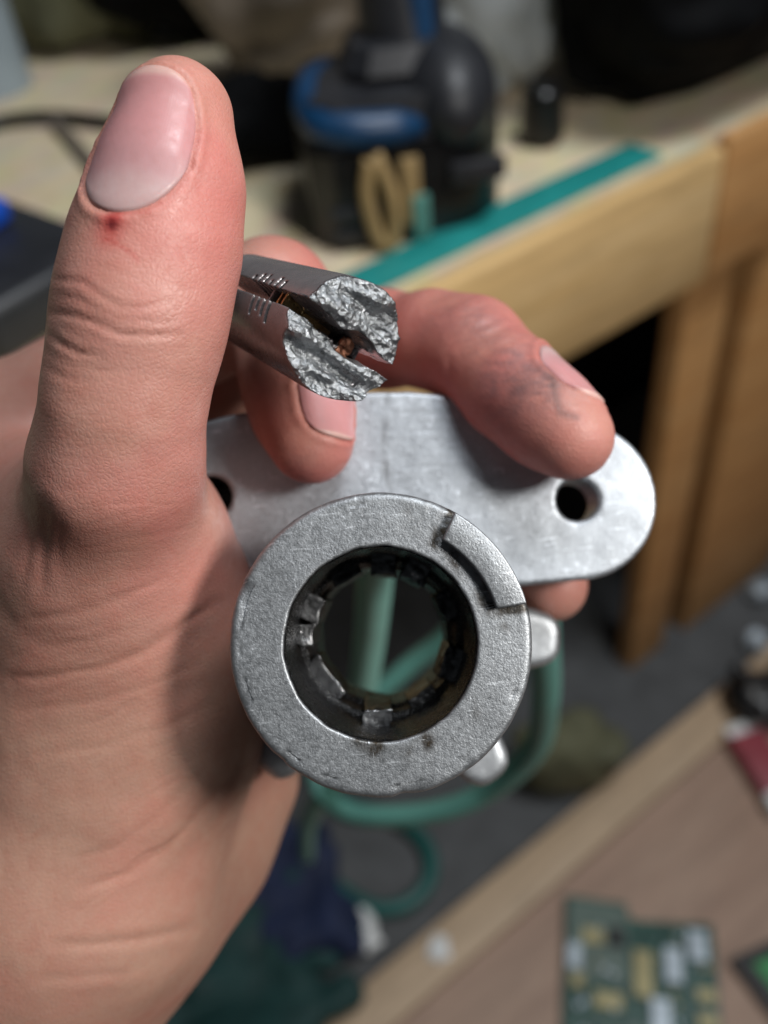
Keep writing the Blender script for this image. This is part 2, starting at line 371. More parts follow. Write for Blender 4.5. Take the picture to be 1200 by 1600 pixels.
# sink the skin under each nail and raise the fold round it
disp = np.zeros(len(hv))
for V, fc, st, ring in NAILS:
    c = V.mean(0); near = np.where(np.linalg.norm(hv - c, axis=1) < 16)[0]
    inner = V[:len(st) - len(ring)]; kd = kdtree.KDTree(len(inner))
    for k_, q_ in enumerate(inner): kd.insert(q_, k_)
    kd.balance(); dn = np.array([kd.find(q_)[2] for q_ in hv[near]])
    disp[near] += -0.25 * sstep(0.7, 0.25, dn) + (0.27 + 0.10 * vnoise(hv[near] / 0.9, 91)) * np.exp(-((dn - 0.95) / 0.65) ** 2)

# --- creases: lines followed across the near side of the hand
px = topx(hv); facing = (-np.einsum('ij,ij->i', hn, hv / np.linalg.norm(hv, axis=1)[:, None]))
near_side = sstep(0.0, 0.25, facing)
def crease(line, depth, width, zmin, zmax):
    global disp
    sel = np.where((hv[:, 2] > zmin) & (hv[:, 2] < zmax) & (facing > 0))[0]
    if not len(sel): return
    depth = depth * (0.38 if zmax < 130 else 0.22 if zmax > 158 else 0.45); width = width * 0.75
    wob = 6 * vnoise(hv[sel] / 4.0, 5)
    d = polydist(px[sel] + wob[:, None] * 0.5, line) * hv[sel, 2] / F
    fade = np.minimum(1, np.linalg.norm(px[sel] - np.array(line[0]), axis=1) / 25) * np.minimum(1, np.linalg.norm(px[sel] - np.array(line[-1]), axis=1) / 40)
    disp[sel] += (-depth * np.exp(-(d / width) ** 2) + 0.35 * depth * np.exp(-((d - 2.2 * width) / (1.4 * width)) ** 2)) * near_side[sel] * (0.35 + 0.65 * fade)
TH = (100, 124)
crease([(84, 436), (132, 444), (160, 464), (188, 481), (224, 480), (262, 468)], 0.42, 0.45, *TH)
crease([(76, 488), (120, 496), (160, 510), (188, 524), (232, 527), (280, 520)], 0.46, 0.5, *TH)
crease([(74, 522), (104, 542), (128, 554), (160, 556)], 0.5, 0.5, *TH)
crease([(90, 462), (125, 470), (150, 486)], 0.22, 0.4, *TH)
crease([(200, 495), (240, 505), (290, 500)], 0.16, 0.4, *TH)
crease([(72, 575), (100, 590), (140, 600)], 0.25, 0.5, *TH)
crease([(130, 412), (170, 420), (215, 440), (240, 452)], 0.12, 0.35, *TH)
crease([(184, 380), (205, 398), (218, 408)], 0.12, 0.25, *TH); crease([(236, 354), (252, 366), (264, 376)], 0.12, 0.25, *TH)
PAL = (100, 168)
crease([(40, 968), (100, 962), (156, 950), (205, 930), (255, 904)], 0.55, 0.8, *PAL)
crease([(20, 1062), (90, 1056), (156, 1044), (220, 1022), (290, 974), (340, 940)], 0.8, 0.9, *PAL)
crease([(60, 1010), (130, 1002), (210, 985)], 0.3, 0.7, *PAL)
crease([(30, 1110), (130, 1100), (210, 1080), (300, 1040)], 0.35, 0.8, *PAL)
crease([(60, 1180), (170, 1165), (270, 1130), (330, 1100)], 0.3, 0.8, *PAL)
crease([(130, 1392), (200, 1366), (260, 1328), (330, 1256), (372, 1190)], 0.75, 1.0, *PAL)
crease([(110, 1345), (180, 1322), (250, 1275), (310, 1215)], 0.35, 0.9, *PAL)
crease([(90, 1478), (160, 1474), (220, 1468), (300, 1450)], 0.8, 1.0, *PAL)
crease([(60, 1530), (140, 1528), (215, 1515)], 0.5, 1.0, *PAL)
crease([(72, 790), (66, 850), (64, 925)], 0.6, 1.0, *PAL); crease([(95, 800), (90, 860), (95, 900)], 0.3, 0.8, *PAL)
crease([(40, 800), (42, 860), (36, 920)], 0.4, 0.8, *PAL)
crease([(700, 560), (702, 590), (712, 622)], 0.5, 0.7, 135, 165); crease([(716, 510), (735, 500), (770, 480)], 0.3, 0.6, 135, 165)
for ln in ([(690, 500), (730, 490), (778, 472)], [(702, 528), (748, 513), (798, 492)], [(735, 558), (778, 542), (818, 524)], [(715, 545), (760, 528), (805, 508)], [(665, 490), (700, 478), (740, 462)]): crease(ln, 0.42, 0.55, 135, 168)
for i in range(46):                                                       # fine fan of palm lines
    x0 = rng.uniform(0, 240); y0 = rng.uniform(760, 1500); l = rng.uniform(60, 170); s = -0.10 - 0.55 * (y0 - 760) / 740 + rng.uniform(-0.12, 0.12)
    crease([(x0, y0), (x0 + l * 0.5, y0 + s * l * 0.5 - 2), (x0 + l, y0 + s * l * 1.15)], rng.uniform(0.05, 0.2), rng.uniform(0.25, 0.5), *PAL)
for i in range(22):                                                       # fine lines over the thumb joint
    x0 = rng.uniform(80, 260); y0 = rng.uniform(400, 720); l = rng.uniform(30, 80)
    crease([(x0, y0), (x0 + l * 0.5, y0 + 6), (x0 + l, y0 + 4)], rng.uniform(0.04, 0.1), rng.uniform(0.22, 0.4), *TH)
disp += 0.22 * vnoise(hv / 8.0, 1) + 0.04 * vnoise(hv / 2.8, 2)
hv2 = hv + hn * disp[:, None]

# --- skin tones
colr = np.tile(np.array([0.475, 0.248, 0.198]), (len(hv), 1))
def tint(mask, c):
    global colr
    colr = colr * (1 - mask[:, None]) + np.array(c) * mask[:, None]
def blob(c, r, k=1.0): return k * np.exp(-(np.linalg.norm(hv - c, axis=1) / r) ** 2)
n1 = fbm(hv, 12, 3, 11); n2 = fbm(hv, 4, 3, 21)
palm_m = sstep(-2, 30, hv[:, 1]) * sstep(20, -20, hv[:, 0])
tint(0.7 * palm_m, (0.40, 0.232, 0.165))
for c, r, k in ((cm(325, 240, 113), 13, 0.9), (cm(345, 380, 114), 13, 0.75), (cm(320, 820, 118), 18, 0.55), (cm(260, 980, 112), 16, 0.4)): tint(blob(c, r, k), (0.52, 0.19, 0.165))
tint(np.clip(sstep(-25, -8, hv[:, 0]) * sstep(138, 144, hv[:, 2]) * sstep(20, 5, hv[:, 1]), 0, 1) * 0.9, (0.47, 0.17, 0.145))
for c, r, k in ((cm(470, 690, 145), 11, 0.6), (cm(850, 720, 140), 12, 0.55), (cm(720, 600, 150), 10, 0.4)): tint(blob(c, r, k), (0.50, 0.14, 0.125))
tint(np.clip(0.30 * n1, 0, 0.3), (0.55, 0.21, 0.165)); tint(np.clip(-0.25 * n1, 0, 0.25), (0.55, 0.36, 0.26))
tint(np.clip(0.2 * n2, 0, 0.15), (0.40, 0.20, 0.14))
# grime ground into the finger ends
gr = 0.5 * fbm(hv, 4.0, 3, 31) + 0.5 * fbm(hv * np.array([1, 2.2, 1]), 1.3, 3, 33)
for c, r, k in ((cm(800, 575, 143), 7, 0.75), (cm(845, 605, 141), 5, 0.8), (cm(750, 500, 149), 5, 0.4), (cm(450, 735, 141), 4, 0.6), (cm(690, 505, 152), 6, 0.3), (cm(790, 640, 142), 4, 0.35)):
    tint(np.clip(blob(c, r, k) * (0.65 + 0.7 * gr), 0, 0.75), (0.13, 0.075, 0.08))
dl = polydist(px, [(862, 590), (868, 620), (875, 645), (900, 652)]); sel = (hv[:, 2] < 152) & (facing > 0); tint(np.where(sel, 0.45 * np.exp(-((dl + 2 * gr) / 6) ** 2), 0), (0.05, 0.045, 0.045))
# small cut below the thumb nail
front = (hv[:, 2] < 124) & (facing > 0)
d0 = np.linalg.norm((px - np.array([176, 348])) * np.array([1, 1]), axis=1); cn = 5 * vnoise(hv / 1.1, 41)
tint(np.where(front, 0.95 * np.exp(-((d0 + cn) / 17) ** 2), 0), (0.40, 0.035, 0.035))
tint(np.where(front, 0.45 * np.exp(-(np.linalg.norm(px - np.array([164, 366]), axis=1) / 22) ** 2), 0), (0.55, 0.11, 0.09))
tint(np.where(front, 0.85 * np.exp(-(np.linalg.norm(px - np.array([176, 352]), axis=1) / 8.0) ** 2), 0), (0.07, 0.006, 0.012))
for ln, k in (([(168, 336), (195, 330), (235, 330)], 0.5), ([(160, 372), (185, 382), (205, 396), (216, 408)], 0.5)):
    tint(np.where(front, k * np.exp(-(polydist(px, ln) / 3.0) ** 2), 0), (0.42, 0.05, 0.04))
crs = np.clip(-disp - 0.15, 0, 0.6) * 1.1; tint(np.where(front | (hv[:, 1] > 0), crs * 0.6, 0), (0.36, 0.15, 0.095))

m_skin = NT('skin'); vc = m_skin.attr('skin_tone')
dv = m_skin.node('ShaderNodeTexNoise'); dv.inputs['Scale'].default_value = 500; m_skin.L(m_skin.co, dv.inputs['Vector'])
av = m_skin.node('ShaderNodeVectorMath', operation='SCALE'); m_skin.L(dv.outputs['Color'], av.inputs[0]); av.inputs['Scale'].default_value = 0.0011
aw = m_skin.node('ShaderNodeVectorMath', operation='ADD'); m_skin.L(m_skin.co, aw.inputs[0]); m_skin.L(av.outputs[0], aw.inputs[1])
cell = m_skin.voro(1500, 'DISTANCE_TO_EDGE', 'Distance', aw.outputs[0]); fn = m_skin.noise(2200, 4, 0.65); st_ = m_skin.noise(300, 6, 0.68, None, 0.8); wide = m_skin.noise(110, 5, 0.65)
lines = m_skin.noise(1.0, 3, 0.6, m_skin.mapping((350, 900, 2200), (0.5, 0.2, 0.4)))
c = m_skin.mix(m_skin.mr(st_, 0.42, 0.72, 0, 0.40), vc, m_skin.mix(1.0, vc, (0.86, 0.60, 0.56), 'MULTIPLY'))
c = m_skin.mix(m_skin.mr(wide, 0.50, 0.75, 0, 0.45), c, m_skin.mix(1.0, vc, (0.98, 0.74, 0.72), 'MULTIPLY'))
c = m_skin.mix(m_skin.mr(fn, 0.5, 0.75, 0, 0.25), c, m_skin.mix(1.0, vc, (0.70, 0.55, 0.48), 'MULTIPLY'))
nm = m_skin.bump(m_skin.mr(cell, 0, 0.22, 0, 1), 0.00005, 0.5); nm = m_skin.bump(fn, 0.00005, 0.55, nm); nm = m_skin.bump(lines, 0.00008, 0.5, nm); nm = m_skin.bump(st_, 0.00006, 0.5, nm)
m_skin.set(Base_Color=c, Roughness=m_skin.mr(st_, 0.3, 0.7, 0.38, 0.58), Normal=nm, Subsurface_Weight=0.18, Subsurface_Radius=(1.0, 0.34, 0.18), Subsurface_Scale=0.0018, Specular_IOR_Level=0.42)
HB = c2w(cm(20, 1600, 149))
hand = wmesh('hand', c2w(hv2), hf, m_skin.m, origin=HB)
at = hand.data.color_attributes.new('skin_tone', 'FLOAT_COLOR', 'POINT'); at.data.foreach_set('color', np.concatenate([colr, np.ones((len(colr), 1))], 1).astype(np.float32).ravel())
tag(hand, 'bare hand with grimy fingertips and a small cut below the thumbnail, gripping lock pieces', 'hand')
m_nail = NT('nail'); tt = m_nail.attr('nail_uv', 'Vector'); sx = m_nail.node('ShaderNodeSeparateXYZ'); m_nail.L(tt, sx.inputs[0]); ss, ty = sx.outputs[0], sx.outputs[1]
edge = m_nail.math('ADD', ty, m_nail.math('MULTIPLY', m_nail.math('MULTIPLY', ss, ss), -0.10))
lun = m_nail.math('ADD', ty, m_nail.math('MULTIPLY', m_nail.math('MULTIPLY', ss, ss), 0.26))
c = m_nail.ramp(lun, [(0.0, (0.47, 0.33, 0.32)), (0.20, (0.47, 0.32, 0.315)), (0.33, (0.45, 0.245, 0.25)), (0.6, (0.50, 0.235, 0.24)), (1.0, (0.50, 0.235, 0.235))])
c = m_nail.mix(m_nail.mr(edge, 0.91, 0.95, 0, 0.7), c, (0.60, 0.42, 0.36))
rg = m_nail.node('ShaderNodeTexWave'); mp = m_nail.node('ShaderNodeMapping'); mp.inputs['Scale'].default_value = (6, 0.4, 1); m_nail.L(tt, mp.inputs['Vector']); m_nail.L(mp.outputs[0], rg.inputs['Vector']); rg.inputs['Scale'].default_value = 1.2; rg.inputs['Distortion'].default_value = 3
m_nail.set(Base_Color=m_nail.mix(m_nail.mr(m_nail.noise(600, 4), 0.35, 0.75, 0, 0.3), c, (0.40, 0.20, 0.19)), Roughness=m_nail.mr(m_nail.noise(900, 4), 0.3, 0.7, 0.32, 0.5), Specular_IOR_Level=0.4, Subsurface_Weight=0.25, Subsurface_Radius=(1.0, 0.4, 0.3), Subsurface_Scale=0.0012, Normal=m_nail.bump(m_nail.math('ADD', m_nail.math('MULTIPLY', rg.outputs['Fac'], 0.07), m_nail.noise(700, 3)), 0.00007, 0.5))
for V, fc, st, ring in NAILS:
    o = wmesh('fingernail', c2w(V), fc, m_nail.m, hand)
    a = o.data.attributes.new('nail_uv', 'FLOAT_VECTOR', 'POINT'); a.data.foreach_set('vector', np.concatenate([st, np.zeros((len(st), 1))], 1).astype(np.float32).ravel())

# ================================================================== the lock housing (local frame: x right, y down, z away along the bore)
A0 = cm(595, 1005, 122.0); az = cm(597, 986, 162) - A0; az /= np.linalg.norm(az)
ax_ = np.array([1, 0, 0]) - az[0] * az; ax_ /= np.linalg.norm(ax_); ay = np.cross(az, ax_); LB = np.stack([ax_, ay, az])
def l2c(p): return A0 + np.asarray(p, float) @ LB
def pl(px_, py_, z):
    d = np.array([px_ - 600, py_ - 800, F]) / F; dl_ = LB @ d; o_ = LB @ (-A0); t = (z - o_[2]) / dl_[2]; return (o_ + t * dl_)[:2]
housing = empty('lock_housing', c2w(l2c((0, 0, 46))), 'grey cast metal lock housing with round collar and flat two-hole flange, held in hand', 'lock housing')
m_cast = mat_cast('cast_zinc', (0.33, 0.345, 0.36), 0.46, 0.2)
m_plate = mat_cast('milled_aluminium', (0.43, 0.46, 0.495), 0.46, 0.10, 0.6)
v2 = m_plate.mapping((1, 1, 1), (0, 0, 0))
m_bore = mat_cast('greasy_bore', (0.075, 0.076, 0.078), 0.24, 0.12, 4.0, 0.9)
m_break = mat_cast('fresh_break', (0.50, 0.51, 0.52), 0.30, 0.12, 5.0, 0.95)
m_grime = mat_plain('dried_grease', (0.055, 0.045, 0.030), 0.6, 0, 0.5, 900, 0.0006)
def lathe(name, prof, mat, n=224, rmod=None, zmod=None, parent=housing):
    th = np.linspace(0, 2 * math.pi, n, endpoint=False); V = []
    for r, z in prof:
        rr = np.full(n, float(r)); zz = np.full(n, float(z))
        if rmod is not None: rr, zz = rmod(rr, zz, th)
        V.append(np.stack([rr * np.cos(th), rr * np.sin(th), zz], 1))
    V = np.concatenate(V); m = len(prof)
    fc = [[i * n + k, (i + 1) * n + k, (i + 1) * n + (k + 1) % n, i * n + (k + 1) % n] for i in range(m - 1) for k in range(n)]
    o = wmesh(name, c2w(l2c(V)), fc, mat.m, parent); autosmooth(o, 50); return o
def nick(rr, zz, th):
    P = np.stack([rr * np.cos(th), rr * np.sin(th), zz], 1); dent = np.clip(fbm(P, 3.5, 2, 83) - 0.55, 0, 1) * 0.5
    return rr + 0.06 * fbm(P, 2.5, 3, 3) - dent * (rr > 18.5) + 0.10 * np.clip(fbm(P, 1.4, 2, 29), 0, 1) * (rr < 13.05), zz + 0.04 * fbm(P, 4, 2, 8) + dent * 0.6 * (rr > 18.5)
bev = [(20.0 - 0.9 + 0.9 * math.sin(a), 0.9 - 0.9 * math.cos(a)) for a in np.linspace(0, math.pi / 2, 7)]
face = [(r, 0.0) for r in np.linspace(13.1, 19.0, 26)]
collar = lathe('collar', [(12.72, 0.38), (12.78, 0.15), (12.92, 0.03)] + face + bev[1:] + [(20.0, 3.0), (19.9, 5.5), (19.2, 6.2), (18.2, 6.4)], m_cast, 420, rmod=nick)
CV = np.array([v.co[:] for v in collar.data.vertices]) + np.array(housing.location); CV = ((CV - CAM) @ R) * 1000; CL = (CV - A0) @ LB.T; cpx = topx(CV)
gn_ = fbm(CL, 1.6, 4, 77); lugline = [(716, 792), (688, 846), (712, 868), (738, 898), (757, 928), (768, 956), (800, 956), (826, 946)]
gm = 1.15 * np.exp(-(polydist(cpx, lugline) / 13) ** 2) * (0.75 + 1.3 * gn_)  # dark line painted round the lug for its shaded gap, mixed with dirt
for x_, y_, r_, k_ in ((795, 958, 20, 1.3), (640, 1166, 17, 0.9), (665, 1158, 13, 0.9), (590, 1170, 14, 1.0), (735, 1108, 14, 0.5), (560, 1164, 12, 0.7), (690, 835, 16, 0.8), (455, 1070, 12, 0.3), (650, 800, 30, 0.25)):
    gm += k_ * np.exp(-(np.linalg.norm(cpx - np.array([x_, y_]), axis=1) / r_) ** 2) * (0.7 + 1.3 * gn_)
gm += 0.5 * np.exp(-((np.linalg.norm(CL[:, :2], axis=1) - 12.7) / 0.35) ** 2) * (0.3 + gn_)
a = collar.data.attributes.new('grime_shade', 'FLOAT', 'POINT'); a.data.foreach_set('value', np.clip(gm, 0, 1).astype(np.float32))
lathe('barrel', [(18.2, 6.3), (18.2, 27.9)], m_cast)
def rough_bore(rr, zz, th):
    P = np.stack([rr * np.cos(th), rr * np.sin(th), zz], 1); dpt = sstep(3, 22, zz)
    facet = np.minimum.reduce([np.abs(((th * 180 / math.pi - c + 180) % 360) - 180) for c in (20, 75, 140, 205, 262, 320)]) / 30
    r2 = rr + (0.08 + 0.14 * dpt) * fbm(P, 3.0, 4, 12) * (zz > 0.6) - 0.55 * dpt * np.clip(facet, 0, 1) * (zz > 20)
    return r2, zz + 0.5 * dpt * fbm(P, 4.0, 3, 19) * (zz < 38)
bore = [(12.72, 0.38), (12.55, 0.8)] + [(12.5 - 0.012 * z, z) for z in np.linspace(1.5, 15, 22)] + [(12.25, 16), (12.0, 17), (11.6, 17.4), (11.35, 17.8), (11.3, 20), (11.3, 22), (11.0, 22.5), (10.75, 23)] + [(10.7, z) for z in np.linspace(24, 38, 12)] + [(11.2, 40), (12, 44), (13, 46)]
lathe('bore', bore, m_bore, 256, rmod=rough_bore)
# raised lug on the collar face
def prism(name, outline, z0, z1, mat, bevel, parent=housing, seg=3):
    bm = bmesh.new(); a = [bm.verts.new((x, y, z0)) for x, y in outline]; b = [bm.verts.new((x, y, z1)) for x, y in outline]; n = len(outline)
    bm.faces.new(a); bm.faces.new(b[::-1])
    for i in range(n): bm.faces.new((a[i], b[i], b[(i + 1) % n], a[(i + 1) % n]))
    bmesh.ops.recalc_face_normals(bm, faces=bm.faces)
    if bevel:
        top = [e for e in bm.edges if all(abs(v.co.z - z0) < 1e-6 for v in e.verts)] + [e for e in bm.edges if abs(e.verts[0].co.z - e.verts[1].co.z) > 1e-6 and e.calc_face_angle(0) > 0.5]
        bmesh.ops.bevel(bm, geom=top, offset=bevel, segments=seg, affect='EDGES', profile=0.5)
    V = np.array([v.co[:] for v in bm.verts]); off = np.array(parent.location)
    for v, q_ in zip(bm.verts, c2w(l2c(V)) - off): v.co = q_
    return bmobj(name, bm, mat.m, parent, None, 0, 40)
def arc(r, a0, a1, n): return [(r * math.cos(math.radians(t)), r * math.sin(math.radians(t))) for t in np.linspace(a0, a1, n)]
prism('lug', arc(19.75, -60.5, -15.2, 28) + arc(15.75, -16.8, -59.2, 22), -1.7, 0.4, m_cast, 0.3)
# flange
top_px = [(342, 652), (400, 640), (480, 622), (560, 612), (640, 611), (700, 616), (760, 626), (830, 640), (886, 655)]
oc = pl(902, 782, 28.0); r0 = 126 * 150 / F; ol = [pl(x, y, 28.0) for x, y in top_px]
rc = [(oc[0] + r0 * math.cos(t), oc[1] + r0 * math.sin(t)) for t in np.linspace(math.radians(-88), math.radians(90), 40)]
lc0 = pl(335, 780, 28.0); lc = [(lc0[0] + r0 * math.cos(t), lc0[1] + r0 * math.sin(t)) for t in np.linspace(math.radians(90), math.radians(262), 30)]
bl = pl(760, 908, 28.0)[1]; a_b = math.degrees(math.asin(bl / 19.0))
outline = [tuple(p) for p in ol] + rc + [(19.0 * math.cos(t), 19.0 * math.sin(t)) for t in np.radians(np.linspace(a_b + 4, 176 - a_b, 60))] + lc
def poly_sdf(P, poly):
    d = np.full(len(P), 1e18); inside = np.zeros(len(P), bool); poly = np.array(poly)
    for a, b in zip(poly, np.roll(poly, -1, 0)):
        ab = b - a; pa2 = P - a; t = np.clip((pa2 @ ab) / max(ab @ ab, 1e-12), 0, 1); d = np.minimum(d, ((pa2 - t[:, None] * ab) ** 2).sum(1))
        c1 = (a[1] > P[:, 1]) != (b[1] > P[:, 1]); xi = a[0] + (P[:, 1] - a[1]) * ab[0] / (ab[1] if abs(ab[1]) > 1e-12 else 1e-12); inside ^= c1 & (P[:, 0] < xi)
    return np.where(inside, -1, 1) * np.sqrt(d)
def plate_with_holes(name, outline, holes, z0, z1, mat, bevel=0.7, h=0.5, wear=0.05, post=None):
    zc, hz = (z0 + z1) / 2, (z1 - z0) / 2
    def f(P):
        d2 = poly_sdf(P[:, :2], outline)
        for c_, r_ in holes: d2 = np.maximum(d2, r_ - np.linalg.norm(P[:, :2] - np.array(c_), axis=1))
        w1 = d2 + bevel; w2 = np.abs(P[:, 2] - zc) - hz + bevel
        d = np.minimum(np.maximum(w1, w2), 0) + np.sqrt(np.clip(w1, 0, None) ** 2 + np.clip(w2, 0, None) ** 2) - bevel
        return d + wear * fbm(P, 9, 3, 5) + wear * 0.5 * fbm(P, 2, 2, 6)
    o_ = np.array(outline); v, fa = surface_nets(f, (*(o_.min(0) - 2), z0 - 2), (*(o_.max(0) + 2), z1 + 2), h, 2, band=h * 5)
    v = project(f, v, 1)
    return wmesh(name, c2w(l2c(v)), fa, mat.m, housing), v
hr = 33 * 150 / F
circ = lambda c, r, n=48: [(c[0] + r * math.cos(t), c[1] + r * math.sin(t)) for t in np.linspace(0, 2 * math.pi, n, endpoint=False)]
holes = [(pl(902, 781, 28), hr), (pl(329, 776, 28), hr), ((0, 0), 13.2)]
fl, flv = plate_with_holes('flange', outline, holes, 28.0, 37.0, m_plate)
fpx = topx(l2c(flv)); fg = fbm(flv, 3.0, 4, 15)
fgm = 0.55 * np.exp(-(polydist(fpx, [(606, 612), (600, 690), (606, 770)]) / 5) ** 2) * (0.7 + fg)
for y_ in range(640, 740, 14): fgm += 0.16 * np.exp(-(polydist(fpx, [(610, y_), (720, y_ + 4)]) / 3.0) ** 2) * (0.8 + fg)
fgm += 0.35 * np.exp(-((np.linalg.norm(flv[:, :2] - np.array(pl(902, 781, 28)), axis=1) - hr - 0.5) / 0.4) ** 2) * (0.5 + fg) + np.clip(0.25 * fbm(flv, 7, 3, 44) - 0.05, 0, 0.2)
a = fl.data.attributes.new('grime_shade', 'FLOAT', 'POINT'); a.data.foreach_set('value', np.clip(fgm, 0, 0.7).astype(np.float32))
lc_ = np.array(pl(329, 776, 28)); lathe('hole_shade_cup', [(hr + 0.02, 30), (hr + 0.02, 46), (0.01, 46.2)], m_bore, 40, rmod=lambda rr, zz, th: (rr, zz))  # added dark closed cup behind the left hole, so the hole reads black
bpy.data.objects['hole_shade_cup'].data.transform(Matrix.Translation(Vector((c2w(l2c((lc_[0], lc_[1], 0))) - c2w(l2c((0, 0, 0)))).tolist())))
lathe('rear_barrel', [(16.0, 33.8), (16.0, 44.0)], m_cast)
ear = []
for t in np.linspace(0, 360, 180, endpoint=False):
    r = 21.0
    for c_, h_, w_ in ((3, 10.4, 13), (52, 11.4, 12), (130, 10.8, 12)):
        dd = (t - c_ + 180) % 360 - 180; r += h_ * math.exp(-(dd / w_) ** 4)
    ear.append((r * math.cos(math.radians(t)), r * math.sin(math.radians(t))))
m_rear = mat_cast('bright_rear_casting', (0.50, 0.52, 0.54), 0.45, 0.08, 0.6)
plate_with_holes('rear_flange', ear, [((0, 0), 13.2)], 40.5, 46.0, m_rear, 1.8, 0.7)
# broken stubs left standing in the bore
m_stub = NT('stub_metal'); q1 = m_stub.noise(900, 4, 0.65); q2 = m_stub.noise(250, 4, 0.6); ff = m_stub.attr('fracture', 'Fac')
m_stub.set(Base_Color=m_stub.mix(ff, (0.06, 0.058, 0.055), m_stub.mix(m_stub.mr(q1, 0.35, 0.7, 0, 1), (0.20, 0.20, 0.205), (0.50, 0.51, 0.52))), Metallic=0.9, Roughness=m_stub.mr(q2, 0.3, 0.7, 0.24, 0.42), Normal=m_stub.bump(q1, 0.0003, 0.7))
def stub(th, r, wt, wr, z0, z1, seed, bright=1.0, slant=0.0):
    """a broken spline left standing on the bore wall: long bar along the bore with a torn front end"""
    cz = (z0 + z1) / 2; sz = (z1 - z0) / 2
    def f(P):
        fz = P[:, 2] - slant * P[:, 0]
        b = np.stack([np.abs(P[:, 0]) - wr - 0.25 * sstep(-sz, sz, P[:, 2]), np.abs(P[:, 1]) - wt, np.abs(fz) - sz], 1)
        return np.max(b + 0.3, 1) - 0.3 + 0.17 * fbm(P, 1.7, 3, seed) * (0.5 + sstep(0, -sz, P[:, 2]))
    v, fa = surface_nets(f, (-wr - 1.2, -wt - 1.2, -sz - 1.5), (wr + 1.2, wt + 1.2, sz + 1.5), 0.18, 2)
    gz = grad(f, v, 0.1); fr_ = sstep(0.25, 0.6, -gz[:, 2]) * sstep(0.2 * sz, -0.5 * sz, v[:, 2]) * bright
    t = math.radians(th); c_, s_ = math.cos(t), math.sin(t); v = v + np.array([r, 0, cz]); v = v @ np.array([[c_, s_, 0], [-s_, c_, 0], [0, 0, 1]])
    o = wmesh('broken_stub', c2w(l2c(v)), fa, m_stub.m, housing)
    a = o.data.attributes.new('fracture', 'FLOAT', 'POINT'); a.data.foreach_set('value', fr_.astype(np.float32)); return o
stub(93, 11.6, 2.0, 1.7, 11.0, 27, 1, 1.0, 0.4)
stub(-157, 11.3, 1.9, 1.7, 14.0, 27, 3, 0.95, 0.3); stub(-177, 11.4, 1.5, 1.5, 13.0, 27, 4, 0.6)
stub(-88, 11.0, 1.8, 1.7, 15.0, 28, 5, 0.45); stub(-62, 11.2, 1.9, 1.7, 14.5, 28, 6, 0.7)
stub(20, 11.2, 2.6, 1.5, 15.5, 28, 7, 0.5); stub(143, 10.8, 3.6, 1.6, 17.5, 28, 8, 0.9, 0.6)
stub(-25, 11.3, 2.2, 1.5, 17.0, 28, 9, 0.25); stub(56, 11.4, 2.2, 1.4, 17.5, 28, 10, 0.3); stub(-120, 11.4, 2.2, 1.4, 17.5, 28, 11, 0.3)

# ================================================================== broken key cylinder (plug)
FC = cm(543, 532, 119.5); BK = cm(385, 468, 138); pa_ = FC - BK; pa_ /= np.linalg.norm(pa_)
pw = np.array([0, 0, -1.0]); pw -= (pw @ pa_) * pa_; pw /= np.linalg.norm(pw); pn = np.cross(pa_, pw)
if pn[1] > 0: pn = -pn
PB = np.stack([pn, pw, pa_])                              # local: n (up), w (towards the viewer), a (along, fracture at 0)
def p2c(q_): return FC + np.asarray(q_, float) @ PB
def plug(P):
    n_, w_, a_ = P[:, 0], P[:, 1], P[:, 2]
    d = np.sqrt(n_ ** 2 + w_ ** 2) - 7.9 - 0.055 * np.minimum(a_ + 3, 0)
    Q = P * np.array([1.15, 0.5, 0.25])
    rough = 1.0 * fbm(Q, 3.4, 2, 51) + 0.55 * (1 - 2 * np.abs(fbm(Q, 2.0, 2, 57))) + 0.13 * fbm(P, 0.8, 2, 61)
    upper = sstep(-0.5, 0.5, n_)
    front = upper * (0.6 - 0.10 * (w_ + 2) - 0.06 * np.clip(w_, 0, 9) ** 1.6 - 1.1 * np.exp(-((n_ - 4.3) / 1.0) ** 2) * sstep(-6, -2, -np.abs(w_ - 0.5)) + 0.4 * np.exp(-((n_ - 2.4) / 0.9) ** 2)) \
        + (1 - upper) * (0.2 - 0.36 * (w_ + 3) - 1.0 * np.exp(-((n_ + 4.2) / 0.9) ** 2) + 0.5 * np.exp(-((n_ + 2.4) / 0.7) ** 2))
    d = np.maximum(d, (a_ - front - rough) * 0.6); d = np.maximum(d, -26 - a_)
    gap = 0.95 + 0.85 * np.exp(-((w_ + 1.6) / 2.4) ** 4) * sstep(-9, -3, a_) + 0.22 * fbm(P, 2.2, 3, 71) * sstep(-9, -5, a_)
    slot = np.maximum(np.abs(n_ + 0.15 - 0.5 * sstep(2, 6, w_)) - gap, -(w_ + 6.6 + 4.0 * sstep(-7, -5, a_)))
    d = np.maximum(d, -slot)
    for k in range(6):                                    # wafer slots along the opening
        a0 = -8.2 - 1.5 * k - 0.12 * math.sin(k * 3.1)
        b = np.maximum(np.maximum(np.abs(a_ - a0) - 0.30, np.where(n_ > 0, n_ - 2.6 - 0.5 * math.sin(k * 2.3), -n_ - (2.9 + 0.5 * math.cos(k * 1.7) if k < 4 else 0.0))), 2.0 - w_); d = np.maximum(d, -b)
    groove = np.maximum(np.abs(a_ + 19.5) - 0.35, 7.2 - np.sqrt(n_ ** 2 + w_ ** 2)); return np.maximum(d, -groove)
pv, pf = surface_nets(plug, (-9, -9, -27.5), (9, 9, 4.5), 0.17, 4)
key = empty('key_cylinder', c2w(p2c((-7.7, 0, -13))), 'broken dark metal key cylinder with jagged silvery fracture, pinched under the thumb', 'lock cylinder')
